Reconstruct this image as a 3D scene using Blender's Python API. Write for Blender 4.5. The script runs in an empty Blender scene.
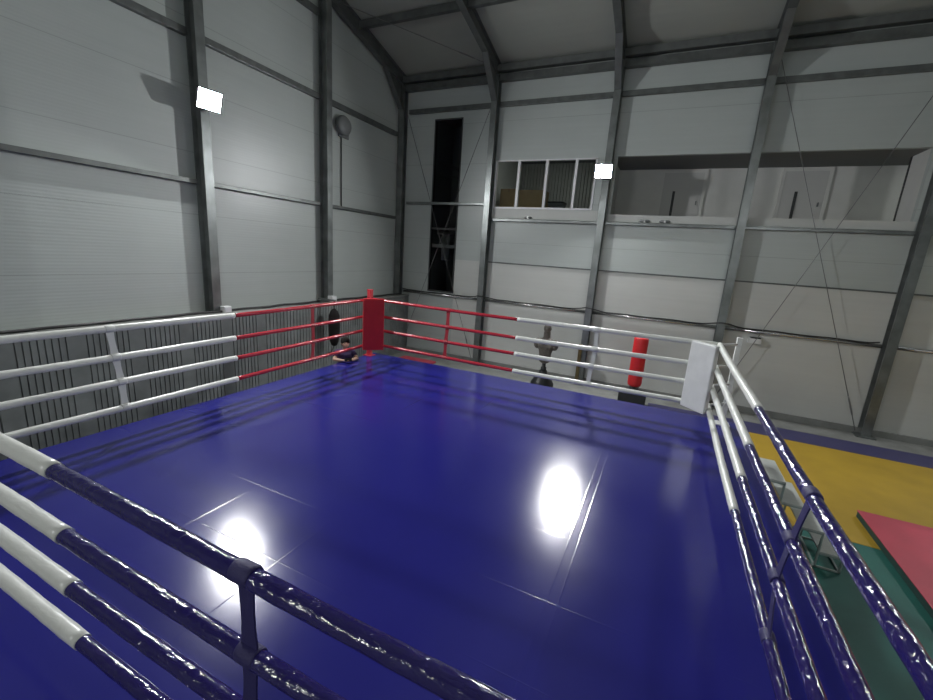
import bpy, bmesh, math, random
from mathutils import Vector, Matrix, Euler
random.seed(7)
PI = math.pi
SC = bpy.context.scene
COL = SC.collection

# ------------------------------------------------------------------ camera
cam_d = bpy.data.cameras.new('camera')
cam = bpy.data.objects.new('camera', cam_d); COL.objects.link(cam)
FPX = 421.9
cam_d.sensor_fit = 'HORIZONTAL'; cam_d.sensor_width = 36.0
cam_d.lens = FPX / 933.0 * 36.0
cam_d.clip_start = 0.02; cam_d.clip_end = 200
CAM = Vector((-0.069, -1.576, 2.386))
RX, RY, RZ = 1.34532, 0.069, 0.429   # filled below
RX, RY, RZ = RX, 0.06866, 0.42922
cam.matrix_world = Matrix.Translation(CAM) @ (Matrix.Rotation(RZ, 4, 'Z') @ Matrix.Rotation(RX, 4, 'X') @ Matrix.Rotation(RY, 4, 'Z'))
SC.camera = cam

# ------------------------------------------------------------------ world and view
w = bpy.data.worlds.new('night'); SC.world = w; w.use_nodes = True
w.node_tree.nodes['Background'].inputs[0].default_value = (0.02, 0.025, 0.035, 1)
w.node_tree.nodes['Background'].inputs[1].default_value = 0.3
SC.view_settings.view_transform = 'Standard'
SC.view_settings.look = 'None'
SC.view_settings.gamma = 1.0
SC.view_settings.use_curve_mapping = False
SC.view_settings.exposure = 0.0
LAMP_STRENGTH = 1300.0
REAR_STRENGTH = 370.0
ROOM_FILL_STRENGTH = 9.0

# ------------------------------------------------------------------ materials
def nodes_of(m):
    m.use_nodes = True
    nt = m.node_tree
    return nt, nt.nodes, nt.links, nt.nodes['Principled BSDF']

def mat(name, col, rough=0.5, metal=0.0, noise=0.0, nscale=8.0, bump=0.0, bscale=40.0, spec=None, coat=0.0):
    m = bpy.data.materials.new(name)
    nt, N, L, P = nodes_of(m)
    P.inputs['Base Color'].default_value = (*col, 1)
    P.inputs['Roughness'].default_value = rough
    P.inputs['Metallic'].default_value = metal
    if spec is not None: P.inputs['Specular IOR Level'].default_value = spec
    if coat: P.inputs['Coat Weight'].default_value = coat; P.inputs['Coat Roughness'].default_value = 0.12
    g = N.new('ShaderNodeNewGeometry')
    if noise > 0:
        t = N.new('ShaderNodeTexNoise'); t.inputs['Scale'].default_value = nscale; t.inputs['Detail'].default_value = 5
        L.new(g.outputs['Position'], t.inputs['Vector'])
        r = N.new('ShaderNodeMapRange'); r.inputs[1].default_value = 0.3; r.inputs[2].default_value = 0.7
        r.inputs[3].default_value = 1 - noise; r.inputs[4].default_value = 1 + noise
        L.new(t.outputs['Fac'], r.inputs[0])
        mx = N.new('ShaderNodeVectorMath'); mx.operation = 'SCALE'
        mx.inputs[0].default_value = col; L.new(r.outputs[0], mx.inputs['Scale'])
        L.new(mx.outputs[0], P.inputs['Base Color'])
    if bump > 0:
        t2 = N.new('ShaderNodeTexNoise'); t2.inputs['Scale'].default_value = bscale; t2.inputs['Detail'].default_value = 4
        L.new(g.outputs['Position'], t2.inputs['Vector'])
        b = N.new('ShaderNodeBump'); b.inputs['Strength'].default_value = bump; b.inputs['Distance'].default_value = 0.01
        L.new(t2.outputs['Fac'], b.inputs['Height']); L.new(b.outputs[0], P.inputs['Normal'])
    return m

def panel_mat(name, col, axis_period=0.05, rough=0.36, joint=1.1, strength=0.2, vertical=False):
    """sandwich panel: fine ribs running level, a joint every `joint` metres, slight patchiness"""
    m = bpy.data.materials.new(name)
    nt, N, L, P = nodes_of(m)
    P.inputs['Roughness'].default_value = rough
    g = N.new('ShaderNodeNewGeometry'); s = N.new('ShaderNodeSeparateXYZ'); L.new(g.outputs['Position'], s.inputs[0])
    def M(op, a, b=None, c=None):
        n = N.new('ShaderNodeMath'); n.operation = op
        for i, v in enumerate((a, b, c)):
            if v is None: continue
            if isinstance(v, (int, float)): n.inputs[i].default_value = v
            else: L.new(v, n.inputs[i])
        return n.outputs[0]
    z = s.outputs['Z']
    rib = M('SINE', M('MULTIPLY', z, 2 * PI / axis_period))
    fr = M('FRACT', M('DIVIDE', M('ADD', z, 20.35), joint))
    jl = M('LESS_THAN', fr, 0.012)
    t = N.new('ShaderNodeTexNoise'); t.inputs['Scale'].default_value = 0.9; t.inputs['Detail'].default_value = 6
    L.new(g.outputs['Position'], t.inputs['Vector'])
    mp = N.new('ShaderNodeMapping'); mp.inputs['Scale'].default_value = (0.35, 0.35, 9)
    L.new(g.outputs['Position'], mp.inputs[0])
    t2 = N.new('ShaderNodeTexNoise'); t2.inputs['Scale'].default_value = 1.4; t2.inputs['Detail'].default_value = 4
    L.new(mp.outputs[0], t2.inputs['Vector'])
    f = M('ADD', M('MULTIPLY', M('SUBTRACT', t.outputs['Fac'], 0.5), 0.16), M('MULTIPLY', M('SUBTRACT', t2.outputs['Fac'], 0.5), 0.10))
    f = M('ADD', f, 1.0)
    f = M('SUBTRACT', f, M('MULTIPLY', jl, 0.22))
    sc = N.new('ShaderNodeVectorMath'); sc.operation = 'SCALE'; sc.inputs[0].default_value = col
    L.new(f, sc.inputs['Scale']); L.new(sc.outputs[0], P.inputs['Base Color'])
    h = M('SUBTRACT', M('MULTIPLY', rib, 0.5), M('MULTIPLY', jl, 2.0))
    h = M('ADD', h, M('MULTIPLY', t2.outputs['Fac'], 2.0))
    b = N.new('ShaderNodeBump'); b.inputs['Strength'].default_value = strength; b.inputs['Distance'].default_value = 0.004
    L.new(h, b.inputs['Height']); L.new(b.outputs[0], P.inputs['Normal'])
    return m

def vinyl_cover(name, col, rough, bump, scale, stretch):
    """padded vinyl sleeve, wrinkled across its length"""
    m = bpy.data.materials.new(name)
    nt, N, L, P = nodes_of(m)
    P.inputs['Base Color'].default_value = (*col, 1); P.inputs['Roughness'].default_value = rough
    P.inputs['Coat Weight'].default_value = 0.1; P.inputs['Coat Roughness'].default_value = rough * 0.7
    tc = N.new('ShaderNodeTexCoord'); mp = N.new('ShaderNodeMapping'); mp.inputs['Scale'].default_value = stretch
    L.new(tc.outputs['Object'], mp.inputs[0])
    t = N.new('ShaderNodeTexNoise'); t.inputs['Scale'].default_value = scale; t.inputs['Detail'].default_value = 3
    t.inputs['Distortion'].default_value = 1.2
    L.new(mp.outputs[0], t.inputs['Vector'])
    v = N.new('ShaderNodeTexVoronoi'); v.inputs['Scale'].default_value = scale * 0.8
    L.new(mp.outputs[0], v.inputs['Vector'])
    a = N.new('ShaderNodeMath'); a.operation = 'ADD'; L.new(t.outputs['Fac'], a.inputs[0])
    ml = N.new('ShaderNodeMath'); ml.operation = 'MULTIPLY'; ml.inputs[1].default_value = 0.5
    L.new(v.outputs['Distance'], ml.inputs[0]); L.new(ml.outputs[0], a.inputs[1])
    b = N.new('ShaderNodeBump'); b.inputs['Strength'].default_value = bump; b.inputs['Distance'].default_value = 0.012
    L.new(a.outputs[0], b.inputs['Height']); L.new(b.outputs[0], P.inputs['Normal']); L.new(b.outputs[0], P.inputs['Coat Normal'])
    return m

def canvas_mat(name, col):
    """ring cover of blue vinyl; the pads below press their edges through it"""
    m = bpy.data.materials.new(name)
    nt, N, L, P = nodes_of(m)
    g = N.new('ShaderNodeNewGeometry'); s = N.new('ShaderNodeSeparateXYZ'); L.new(g.outputs['Position'], s.inputs[0])
    def M(op, a, b=None):
        n = N.new('ShaderNodeMath'); n.operation = op
        for i, v in enumerate((a, b)):
            if v is None: continue
            if isinstance(v, (int, float)): n.inputs[i].default_value = v
            else: L.new(v, n.inputs[i])
        return n.outputs[0]
    X, Y = s.outputs['X'], s.outputs['Y']
    def line(v, p, wd): return M('MAXIMUM', 0.0, M('SUBTRACT', 1.0, M('DIVIDE', M('ABSOLUTE', M('SUBTRACT', v, p)), wd)))
    h = None
    for p in (-3.42, -2.42, -0.50, -0.42):
        l = line(X, p, 0.008); h = l if h is None else M('MAXIMUM', h, l)
    for p in (0.38, 1.03, 1.80, 2.95):
        h = M('MAXIMUM', h, line(Y, p, 0.006))
    t = N.new('ShaderNodeTexNoise'); t.inputs['Scale'].default_value = 1.3; t.inputs['Detail'].default_value = 2
    L.new(g.outputs['Position'], t.inputs['Vector'])
    t3 = N.new('ShaderNodeTexNoise'); t3.inputs['Scale'].default_value = 90; t3.inputs['Detail'].default_value = 2
    L.new(g.outputs['Position'], t3.inputs['Vector'])
    hh = M('ADD', M('MULTIPLY', h, 0.22), M('ADD', M('MULTIPLY', t.outputs['Fac'], 1.2), M('MULTIPLY', t3.outputs['Fac'], 0.10)))
    b = N.new('ShaderNodeBump'); b.inputs['Strength'].default_value = 0.35; b.inputs['Distance'].default_value = 0.006
    L.new(hh, b.inputs['Height']); L.new(b.outputs[0], P.inputs['Normal'])
    t2 = N.new('ShaderNodeTexNoise'); t2.inputs['Scale'].default_value = 1.1; t2.inputs['Detail'].default_value = 7
    L.new(g.outputs['Position'], t2.inputs['Vector'])
    r = N.new('ShaderNodeMapRange'); r.inputs[3].default_value = 0.13; r.inputs[4].default_value = 0.21
    L.new(t2.outputs['Fac'], r.inputs[0]); L.new(r.outputs[0], P.inputs['Roughness'])
    k = N.new('ShaderNodeMapRange'); k.inputs[3].default_value = 0.9; k.inputs[4].default_value = 1.1
    L.new(t2.outputs['Fac'], k.inputs[0])
    sc = N.new('ShaderNodeVectorMath'); sc.operation = 'SCALE'; sc.inputs[0].default_value = col
    L.new(k.outputs[0], sc.inputs['Scale']); L.new(sc.outputs[0], P.inputs['Base Color'])
    P.inputs['Specular IOR Level'].default_value = 0.4
    return m

def emit(name, col, strength):
    m = bpy.data.materials.new(name); m.use_nodes = True
    P = m.node_tree.nodes['Principled BSDF']
    P.inputs['Base Color'].default_value = (0.8, 0.8, 0.8, 1)
    P.inputs['Emission Color'].default_value = (*col, 1); P.inputs['Emission Strength'].default_value = strength
    return m

M_ = {}
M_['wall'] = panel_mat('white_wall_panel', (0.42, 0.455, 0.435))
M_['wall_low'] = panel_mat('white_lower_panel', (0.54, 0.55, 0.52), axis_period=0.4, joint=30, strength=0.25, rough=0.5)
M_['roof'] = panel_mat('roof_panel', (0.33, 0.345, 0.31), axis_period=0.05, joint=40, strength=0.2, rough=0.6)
M_['steel'] = mat('galvanised_steel', (0.19, 0.205, 0.20), 0.33, 0.6, noise=0.25, nscale=3, bump=0.15, bscale=18)
M_['steel_dark'] = mat('dull_steel', (0.125, 0.135, 0.13), 0.5, 0.4, noise=0.2, nscale=4)
M_['rail'] = mat('girt_steel', (0.13, 0.14, 0.135), 0.4, 0.5, noise=0.2, nscale=5)
M_['pipe'] = mat('galvanised_pipe', (0.5, 0.5, 0.49), 0.25, 0.85)
M_['cable'] = mat('black_cable', (0.02, 0.02, 0.02), 0.5)
M_['wire'] = mat('wire_rope', (0.20, 0.20, 0.20), 0.5, 0.5)
M_['concrete'] = mat('concrete', (0.22, 0.225, 0.21), 0.75, noise=0.2, nscale=2.5, bump=0.1, bscale=30)
M_['rib_light'] = mat('ribbed_sheet', (0.18, 0.195, 0.19), 0.6, 0.1, noise=0.2, nscale=3)
M_['rib_dark'] = mat('rib_groove', (0.12, 0.125, 0.12), 0.8)
M_['canvas'] = canvas_mat('blue_ring_vinyl', (0.017, 0.017, 0.165))
M_['skirt'] = mat('blue_skirt', (0.02, 0.025, 0.2), 0.5, bump=0.2, bscale=10)
M_['frame'] = mat('platform_frame', (0.12, 0.12, 0.12), 0.5, 0.5)
M_['white_cover'] = vinyl_cover('white_rope_cover', (0.62, 0.63, 0.59), 0.33, 0.5, 14, (1, 1, 0.5))
M_['blue_cover'] = vinyl_cover('blue_rope_cover', (0.018, 0.013, 0.10), 0.13, 0.5, 30, (1, 1, 0.55))
M_['red_cover'] = vinyl_cover('red_rope_cover', (0.38, 0.02, 0.035), 0.22, 0.5, 14, (1, 1, 0.5))
M_['blue_strap'] = mat('blue_webbing', (0.02, 0.016, 0.09), 0.6, bump=0.3, bscale=200)
M_['white_strap'] = mat('white_webbing', (0.62, 0.63, 0.6), 0.55, bump=0.2, bscale=200)
M_['red_strap'] = mat('red_webbing', (0.33, 0.02, 0.03), 0.5, bump=0.2, bscale=200)
M_['red_pad'] = mat('red_pad_vinyl', (0.48, 0.018, 0.028), 0.32, noise=0.08, nscale=6, bump=0.1, bscale=12)
M_['white_pad'] = mat('white_pad_vinyl', (0.66, 0.67, 0.65), 0.32, noise=0.05, nscale=6, bump=0.1, bscale=12)
M_['blue_pad'] = mat('blue_pad_vinyl', (0.025, 0.03, 0.25), 0.32, bump=0.1, bscale=12)
M_['red_metal'] = mat('red_post_paint', (0.42, 0.03, 0.04), 0.4)
M_['white_metal'] = mat('white_post_paint', (0.62, 0.63, 0.61), 0.4)
M_['blue_metal'] = mat('blue_post_paint', (0.03, 0.03, 0.25), 0.4)
M_['zinc'] = mat('zinc', (0.45, 0.45, 0.45), 0.35, 0.8)
M_['yellow'] = mat('yellow_mat', (0.42, 0.27, 0.018), 0.6, noise=0.08, nscale=2, bump=0.25, bscale=120)
M_['green'] = mat('green_mat', (0.014, 0.125, 0.10), 0.6, noise=0.12, nscale=2, bump=0.25, bscale=120)
M_['navy'] = mat('navy_mat', (0.045, 0.042, 0.12), 0.55, noise=0.1, nscale=2, bump=0.2, bscale=120)
M_['redmat'] = mat('red_mat', (0.48, 0.055, 0.085), 0.55, noise=0.08, nscale=2, bump=0.2, bscale=120)
M_['redmat_side'] = mat('dark_green_mat_edge', (0.02, 0.06, 0.05), 0.7)
M_['tread'] = mat('pale_tread_board', (0.50, 0.52, 0.49), 0.45, noise=0.06, nscale=9)
M_['step_frame'] = mat('step_tube', (0.34, 0.40, 0.37), 0.4, 0.3)
M_['black'] = mat('black_plastic', (0.02, 0.022, 0.022), 0.4)
M_['black_leather'] = mat('black_leather', (0.010, 0.008, 0.008), 0.7, spec=0.2, bump=0.2, bscale=30)
M_['bag_red'] = mat('bag_red', (0.62, 0.02, 0.025), 0.35, bump=0.1, bscale=20)
M_['dummy'] = mat('dummy_rubber', (0.105, 0.092, 0.078), 0.5, noise=0.25, nscale=12)
M_['brown_strip'] = mat('brown_foot_strip', (0.19, 0.145, 0.06), 0.7, noise=0.2, nscale=10)  # brown of the strip added at the floodlight column foot
M_['cardboard'] = mat('cardboard', (0.36, 0.26, 0.13), 0.8, noise=0.08, nscale=10)
M_['tape'] = mat('parcel_tape', (0.30, 0.2, 0.1), 0.3)
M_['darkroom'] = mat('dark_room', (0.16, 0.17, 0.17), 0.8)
M_['darkframe'] = mat('dark_frame', (0.03, 0.033, 0.033), 0.5)
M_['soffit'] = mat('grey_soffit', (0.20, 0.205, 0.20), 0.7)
M_['plaster'] = mat('pale_plaster', (0.60, 0.60, 0.57), 0.7, noise=0.05, nscale=2)
M_['door'] = mat('door_leaf', (0.50, 0.50, 0.48), 0.5)
M_['upvc'] = mat('white_frame', (0.72, 0.72, 0.73), 0.35)
M_['grey_box'] = mat('grey_box', (0.16, 0.17, 0.17), 0.5)
M_['white_box'] = mat('white_box', (0.7, 0.71, 0.7), 0.4)
M_['lens'] = emit('lamp_lens', (0.96, 0.98, 1.0), LAMP_STRENGTH)
M_['lens_rear'] = emit('lamp_lens_rear', (0.97, 0.98, 1.0), REAR_STRENGTH)
M_['fill_glow'] = emit('fill_glow', (0.94, 1.0, 0.95), ROOM_FILL_STRENGTH)  # glow of the fill lamps added in the side rooms
M_['lamp_body'] = mat('lamp_body', (0.12, 0.12, 0.12), 0.4, 0.6)
M_['skin'] = mat('skin', (0.46, 0.27, 0.19), 0.5)
M_['hair'] = mat('dark_hair', (0.012, 0.010, 0.008), 0.8, spec=0.2, bump=0.5, bscale=90)
M_['tshirt'] = mat('dark_purple_cotton', (0.05, 0.03, 0.09), 0.85, noise=0.3, nscale=14)
M_['trousers'] = mat('dark_trousers', (0.02, 0.022, 0.03), 0.85)
M_['eye'] = mat('eye', (0.02, 0.015, 0.01), 0.2)
M_['phone'] = mat('phone', (0.012, 0.012, 0.014), 0.15)
gm = bpy.data.materials.new('window_glass'); gm.use_nodes = True
gp = gm.node_tree.nodes['Principled BSDF']
gp.inputs['Transmission Weight'].default_value = 1.0; gp.inputs['Roughness'].default_value = 0.02; gp.inputs['IOR'].default_value = 1.1
gp.inputs['Base Color'].default_value = (0.85, 0.88, 0.88, 1)
M_['glass'] = gm

# ------------------------------------------------------------------ mesh helpers
def frame(d):
    d = d.normalized()
    up = Vector((0, 0, 1)) if abs(d.z) < 0.95 else Vector((1, 0, 0))
    a = d.cross(up).normalized(); b = a.cross(d).normalized()
    return a, b

class MB:
    def __init__(s): s.bm = bmesh.new(); s.mi = 0; s.sm = False
    def _tag(s, faces):
        for f in faces: f.material_index = s.mi; f.smooth = s.sm
    def box(s, x0, x1, y0, y1, z0, z1, bevel=0.0):
        m = Matrix.Translation(((x0 + x1) / 2, (y0 + y1) / 2, (z0 + z1) / 2)) @ Matrix.Diagonal((abs(x1 - x0), abs(y1 - y0), abs(z1 - z0), 1))
        return s.mbox(m, bevel)
    def mbox(s, m, bevel=0.0):
        t = bmesh.new(); bmesh.ops.create_cube(t, size=1.0, matrix=m)
        if bevel > 0: bmesh.ops.bevel(t, geom=list(t.edges), offset=bevel, segments=2, affect='EDGES', profile=0.6)
        return s.merge(t)
    def merge(s, t):
        me = bpy.data.meshes.new('tmp'); t.to_mesh(me); t.free()
        n = len(s.bm.faces); s.bm.from_mesh(me); bpy.data.meshes.remove(me)
        s.bm.faces.ensure_lookup_table(); s._tag(s.bm.faces[n:]); return s
    def bar(s, p, q, wd, ht, bevel=0.0):
        """box beam from p to q; wd across, ht along the 'up' direction"""
        p, q = Vector(p), Vector(q); d = q - p; a, b = frame(d)
        m = Matrix((( a.x, d.normalized().x, b.x, 0), (a.y, d.normalized().y, b.y, 0), (a.z, d.normalized().z, b.z, 0), (0, 0, 0, 1)))
        m = Matrix.Translation((p + q) / 2) @ m @ Matrix.Diagonal((wd, d.length, ht, 1))
        return s.mbox(m, bevel)
    def tube(s, pts, r, seg=10, caps=True, closed=False):
        pts = [Vector(p) for p in pts]; n = len(pts)
        rs = r if isinstance(r, (list, tuple)) else [r] * n
        sm = s.sm; rings = []; pa = None
        f0 = len(s.bm.faces)
        for i, p in enumerate(pts):
            d = (pts[min(i + 1, n - 1)] - pts[max(i - 1, 0)])
            if pa is None: a, b = frame(d)
            else:
                d = d.normalized(); a = (pa - d * pa.dot(d)).normalized(); b = a.cross(d).normalized()
            pa = a
            rings.append([s.bm.verts.new(p + (a * math.cos(2 * PI * k / seg) + b * math.sin(2 * PI * k / seg)) * rs[i]) for k in range(seg)])
        fs = []
        for A, B in zip(rings[:-1], rings[1:]):
            for k in range(seg):
                f = s.bm.faces.new((A[k], A[(k + 1) % seg], B[(k + 1) % seg], B[k])); f.smooth = True; f.material_index = s.mi
        if caps:
            for R, rev in ((rings[0], 1), (rings[-1], 0)):
                f = s.bm.faces.new(R[::-1] if not rev else R); f.material_index = s.mi
        return s
    def lathe(s, prof, c=(0, 0, 0), seg=24, sx=1, sy=1):
        c = Vector(c); rings = []
        for r, z in prof:
            rings.append([s.bm.verts.new(c + Vector((r * sx * math.cos(2 * PI * k / seg), r * sy * math.sin(2 * PI * k / seg), z))) for k in range(seg)])
        for A, B in zip(rings[:-1], rings[1:]):
            for k in range(seg):
                f = s.bm.faces.new((A[k], A[(k + 1) % seg], B[(k + 1) % seg], B[k])); f.smooth = True; f.material_index = s.mi
        for R in (rings[0][::-1], rings[-1]):
            f = s.bm.faces.new(R); f.material_index = s.mi
        return s
    def ball(s, c, r, seg=16):
        r = r if isinstance(r, (tuple, list)) else (r, r, r)
        t = bmesh.new(); bmesh.ops.create_uvsphere(t, u_segments=seg, v_segments=seg // 2 + 2, radius=1.0, matrix=Matrix.Translation(c) @ Matrix.Diagonal((*r, 1)))
        sm = s.sm; s.sm = True; s.merge(t); s.sm = sm; return s
    def prism(s, poly, axis, a, b):
        """polygon (2D) extruded along an axis from a to b"""
        def P(u, v, t): return {'x': (t, u, v), 'y': (u, t, v), 'z': (u, v, t)}[axis]
        A = [s.bm.verts.new(P(u, v, a)) for u, v in poly]; B = [s.bm.verts.new(P(u, v, b)) for u, v in poly]
        n = len(poly); fs = [s.bm.faces.new(A), s.bm.faces.new(B[::-1])]
        for k in range(n): fs.append(s.bm.faces.new((A[k], B[k], B[(k + 1) % n], A[(k + 1) % n])))
        s._tag(fs); return s
    def xf(s, m): s.bm.transform(m); return s
    def build(s, name, mats, parent=None, origin=None):
        bmesh.ops.recalc_face_normals(s.bm, faces=list(s.bm.faces))
        me = bpy.data.meshes.new(name)
        if origin is not None: s.bm.transform(Matrix.Translation(-Vector(origin)))
        s.bm.to_mesh(me); s.bm.free()
        for m in (mats if isinstance(mats, (list, tuple)) else [mats]): me.materials.append(M_[m] if isinstance(m, str) else m)
        o = bpy.data.objects.new(name, me); COL.objects.link(o)
        if origin is not None: o.location = origin
        if parent is not None:
            o.parent = parent
            if origin is None: pass
        return o

def wchild(o, parent):
    """mesh built in world coordinates, now placed under an Empty that is only moved, not turned"""
    o.data.transform(Matrix.Translation(-parent.location)); o.parent = parent; return o

def tag(o, label=None, cat=None, group=None, kind=None):
    if label: o['label'] = label
    if cat: o['category'] = cat
    if group: o['group'] = group
    if kind: o['kind'] = kind
    return o

def thing(name, label, cat, loc=(0, 0, 0), group=None):
    o = bpy.data.objects.new(name, None); COL.objects.link(o); o.location = loc; o.empty_display_size = 0.1
    return tag(o, label, cat, group)

def part(name, mb, m, root, label=None):
    o = mb.build(name, m); wchild(o, root)
    if label: o['label'] = label
    return o

def struct(name, mb, m):
    return tag(mb.build(name, m), kind='structure')

def remeshed(mb, name, m, voxel, smooth=4):
    o = mb.build(name, m)
    r = o.modifiers.new('r', 'REMESH'); r.mode = 'VOXEL'; r.voxel_size = voxel; r.use_smooth_shade = True
    s = o.modifiers.new('s', 'SMOOTH'); s.iterations = smooth; s.factor = 0.5
    dg = bpy.context.evaluated_depsgraph_get(); dg.update()
    me = bpy.data.meshes.new_from_object(o.evaluated_get(dg)); me.name = name
    o.modifiers.clear(); o.data = me
    for p in me.polygons: p.use_smooth = True
    if not me.materials: me.materials.append(M_[m])
    return o

# ------------------------------------------------------------------ setting
FZ = -1.014; XL = -8.34; YF = 10.48; XR = 12.2; YN = -7.4
Z0 = 7.42; SL = 0.25; YR = 1.5                   # eave height, roof slope, ridge line
def rz(y): return Z0 + SL * (YF - y) if y > YR else Z0 + SL * (YF - YR) - SL * (YR - y)

struct('floor', MB().box(XL - 3, XR + 1, YN - .5, YF + 6, FZ - 0.2, FZ), 'concrete')

mb = MB(); mb.prism([(YN - .2, FZ), (YF, FZ), (YF, rz(YF)), (YR, rz(YR)), (YN - .2, rz(YN - .2))], 'x', XL - 0.12, XL)
struct('wall_left', mb, 'wall')
mb = MB(); mb.prism([(YN - .2, FZ), (YF, FZ), (YF, rz(YF)), (YR, rz(YR)), (YN - .2, rz(YN - .2))], 'x', XR, XR + 0.12)
struct('wall_right', mb, 'wall')
struct('wall_near', MB().box(XL - .1, XR + .1, YN - 0.2, YN - 0.08, FZ, rz(YN)), 'wall')

# far wall with three openings: tall dark slot, glazed strip, long open gallery
BW = (-7.14, -6.19, 1.10, 6.23)
WN = (-5.06, -2.20, 3.71, 5.02)
GL = (-1.72, 4.26, 3.62, 5.04)
xs = sorted({XL - .12, BW[0], BW[1], WN[0], WN[1], GL[0], GL[1], XR + .12})
zs = sorted({FZ, BW[2], BW[3], WN[2], WN[3], GL[2], GL[3], Z0 + .1, 2.164})
up, lo = MB(), MB()
for i in range(len(xs) - 1):
    col = []
    for k in range(len(zs) - 1):
        cx, cz = (xs[i] + xs[i + 1]) / 2, (zs[k] + zs[k + 1]) / 2
        if any(a < cx < b and c < cz < d for a, b, c, d in (BW, WN, GL)): continue
        low = cz < 2.164 and xs[i] > -6.3
        (lo if low else up).box(xs[i], xs[i + 1], YF, YF + 0.12, zs[k], zs[k + 1])
struct('wall_back', up, 'wall')
struct('wall_back_lower', lo, 'wall_low')
struct('trim_1', MB().box(-5.1, XR, YF - 0.02, YF, 2.15, 2.185), 'steel_dark')        # seam between upper and lower sheets
struct('baseboard_back', MB().box(XL, XR, YF - 0.06, YF - .001, FZ, FZ + 0.14), 'concrete')
struct('trim_2', MB().box(-5.1, -2.0, YF - 0.035, YF - .001, 3.44, 3.70), 'wall_low')
struct('trim_3', MB().box(-1.75, 4.3, YF - 0.035, YF - .001, 3.44, 3.62), 'wall_low')

# roof
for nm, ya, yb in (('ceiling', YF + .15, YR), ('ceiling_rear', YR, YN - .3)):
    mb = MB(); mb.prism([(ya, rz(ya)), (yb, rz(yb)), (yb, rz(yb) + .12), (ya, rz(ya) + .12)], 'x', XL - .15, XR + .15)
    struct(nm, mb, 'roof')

# room behind the gallery opening
struct('wall_gallery', MB().box(-2.0, 6.5, 12.25, 12.35, 2.6, 5.06), 'plaster')
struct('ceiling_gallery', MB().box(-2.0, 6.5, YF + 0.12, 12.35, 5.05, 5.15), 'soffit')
struct('floor_gallery', MB().box(-8.0, 6.5, YF + 0.12, 13.6, 2.5, 2.6), 'concrete')
struct('wall_partition', MB().box(-2.08, -1.85, YF + 0.12, 13.4, 2.6, 5.55), 'plaster')
struct('wall_gallery_end', MB().box(4.26, 4.40, YF + 0.12, 11.33, 2.6, 5.05), 'plaster')
struct('trim_4', MB().box(4.24, 4.30, 11.33, 11.37, 2.6, 5.05), 'darkframe')
struct('wall_gallery_side', MB().box(6.5, 6.6, YF + .12, 12.35, 2.6, 5.15), 'plaster')
# room behind the glazed strip
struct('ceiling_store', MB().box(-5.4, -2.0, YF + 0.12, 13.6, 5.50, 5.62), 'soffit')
mb = MB()
for k in range(30): mb.box(-5.3 + k * .108, -5.3 + k * .108 + .075, 13.30, 13.36, 2.6, 5.5)
mb.box(-5.3, -2.08, 13.36, 13.42, 2.6, 5.5)
struct('wall_store', mb, 'plaster')
struct('wall_store_side', MB().box(-5.36, -5.2, YF + .12, 13.4, 2.6, 5.55), 'plaster')
# dark void behind the tall slot
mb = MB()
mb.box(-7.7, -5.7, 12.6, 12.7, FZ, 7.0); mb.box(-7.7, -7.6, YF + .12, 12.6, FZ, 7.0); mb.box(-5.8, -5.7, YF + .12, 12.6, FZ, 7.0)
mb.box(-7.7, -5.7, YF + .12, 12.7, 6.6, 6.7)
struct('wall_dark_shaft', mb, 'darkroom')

# tall slot: frame with its bars, glass
w1 = MB()
a, b, c, d = BW
w1.box(a, a + .04, YF - .01, YF + .1, c, d); w1.box(b - .04, b, YF - .01, YF + .1, c, d)
w1.box(a, b, YF - .01, YF + .1, c, c + .05); w1.box(a, b, YF - .01, YF + .1, d - .04, d)
w1.box(a, b, YF + .02, YF + .07, 3.05, 3.10)
win1 = struct('window_1', w1, 'darkframe')
mb = MB().box(a + .04, b - .04, YF + .04, YF + .05, c + .05, d - .04); o = mb.build('pane', 'glass'); o.parent = win1
# steelwork standing in the dark shaft
mb = MB()
mb.bar((-7.5, 11.6, 5.3), (-5.85, 11.6, 4.6), .08, .1); mb.bar((-7.5, 11.6, 3.0), (-5.85, 11.6, 2.95), .08, .1)
mb.box(-6.55, -6.47, 11.6, 11.7, FZ, 6.55); mb.bar((-7.55, 11.7, 4.9), (-5.85, 11.7, 4.6), .05, .06)
tag(mb.build('steel_brace_frame', 'steel_dark'), 'dark steel bracing frame seen inside the tall black opening', 'frame')
t = thing('wall_cabinet', 'small pale cabinet low inside the tall black opening', 'cabinet', (-6.95, 11.3, 2.2))
part('cabinet_body', MB().box(-7.1, -6.8, 11.2, 11.45, 2.1, 2.95, .01), 'grey_box', t)
part('cabinet_door', MB().box(-7.08, -6.82, 11.18, 11.2, 2.45, 2.93), 'soffit', t)
part('handle', MB().box(-6.86, -6.84, 11.16, 11.18, 2.6, 2.75), 'zinc', t)

# glazed strip: frame, three mullions, four panes
a, b, c, d = WN
mb = MB(); mb.box(a, b, YF - .03, YF + .09, c, c + .05); mb.box(a, b, YF - .02, YF + .09, d - .03, d)
mb.box(a, a + .05, YF - .02, YF + .09, c, d); mb.box(b - .05, b, YF - .02, YF + .09, c, d)
win2 = struct('window_2', mb, 'upvc')
mx = [-4.345, -3.54, -2.74]
for x in mx:
    o = MB().box(x - .035, x + .035, YF - .025, YF + .07, c + .05, d - .03).build('mullion', 'upvc'); o.parent = win2
ed = [a + .05] + mx + [b - .05]
for k in range(4):
    o = MB().box(ed[k] + .035, ed[k + 1] - .035, YF + .03, YF + .036, c + .05, d - .03).build('pane', 'glass'); o.parent = win2

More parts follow.
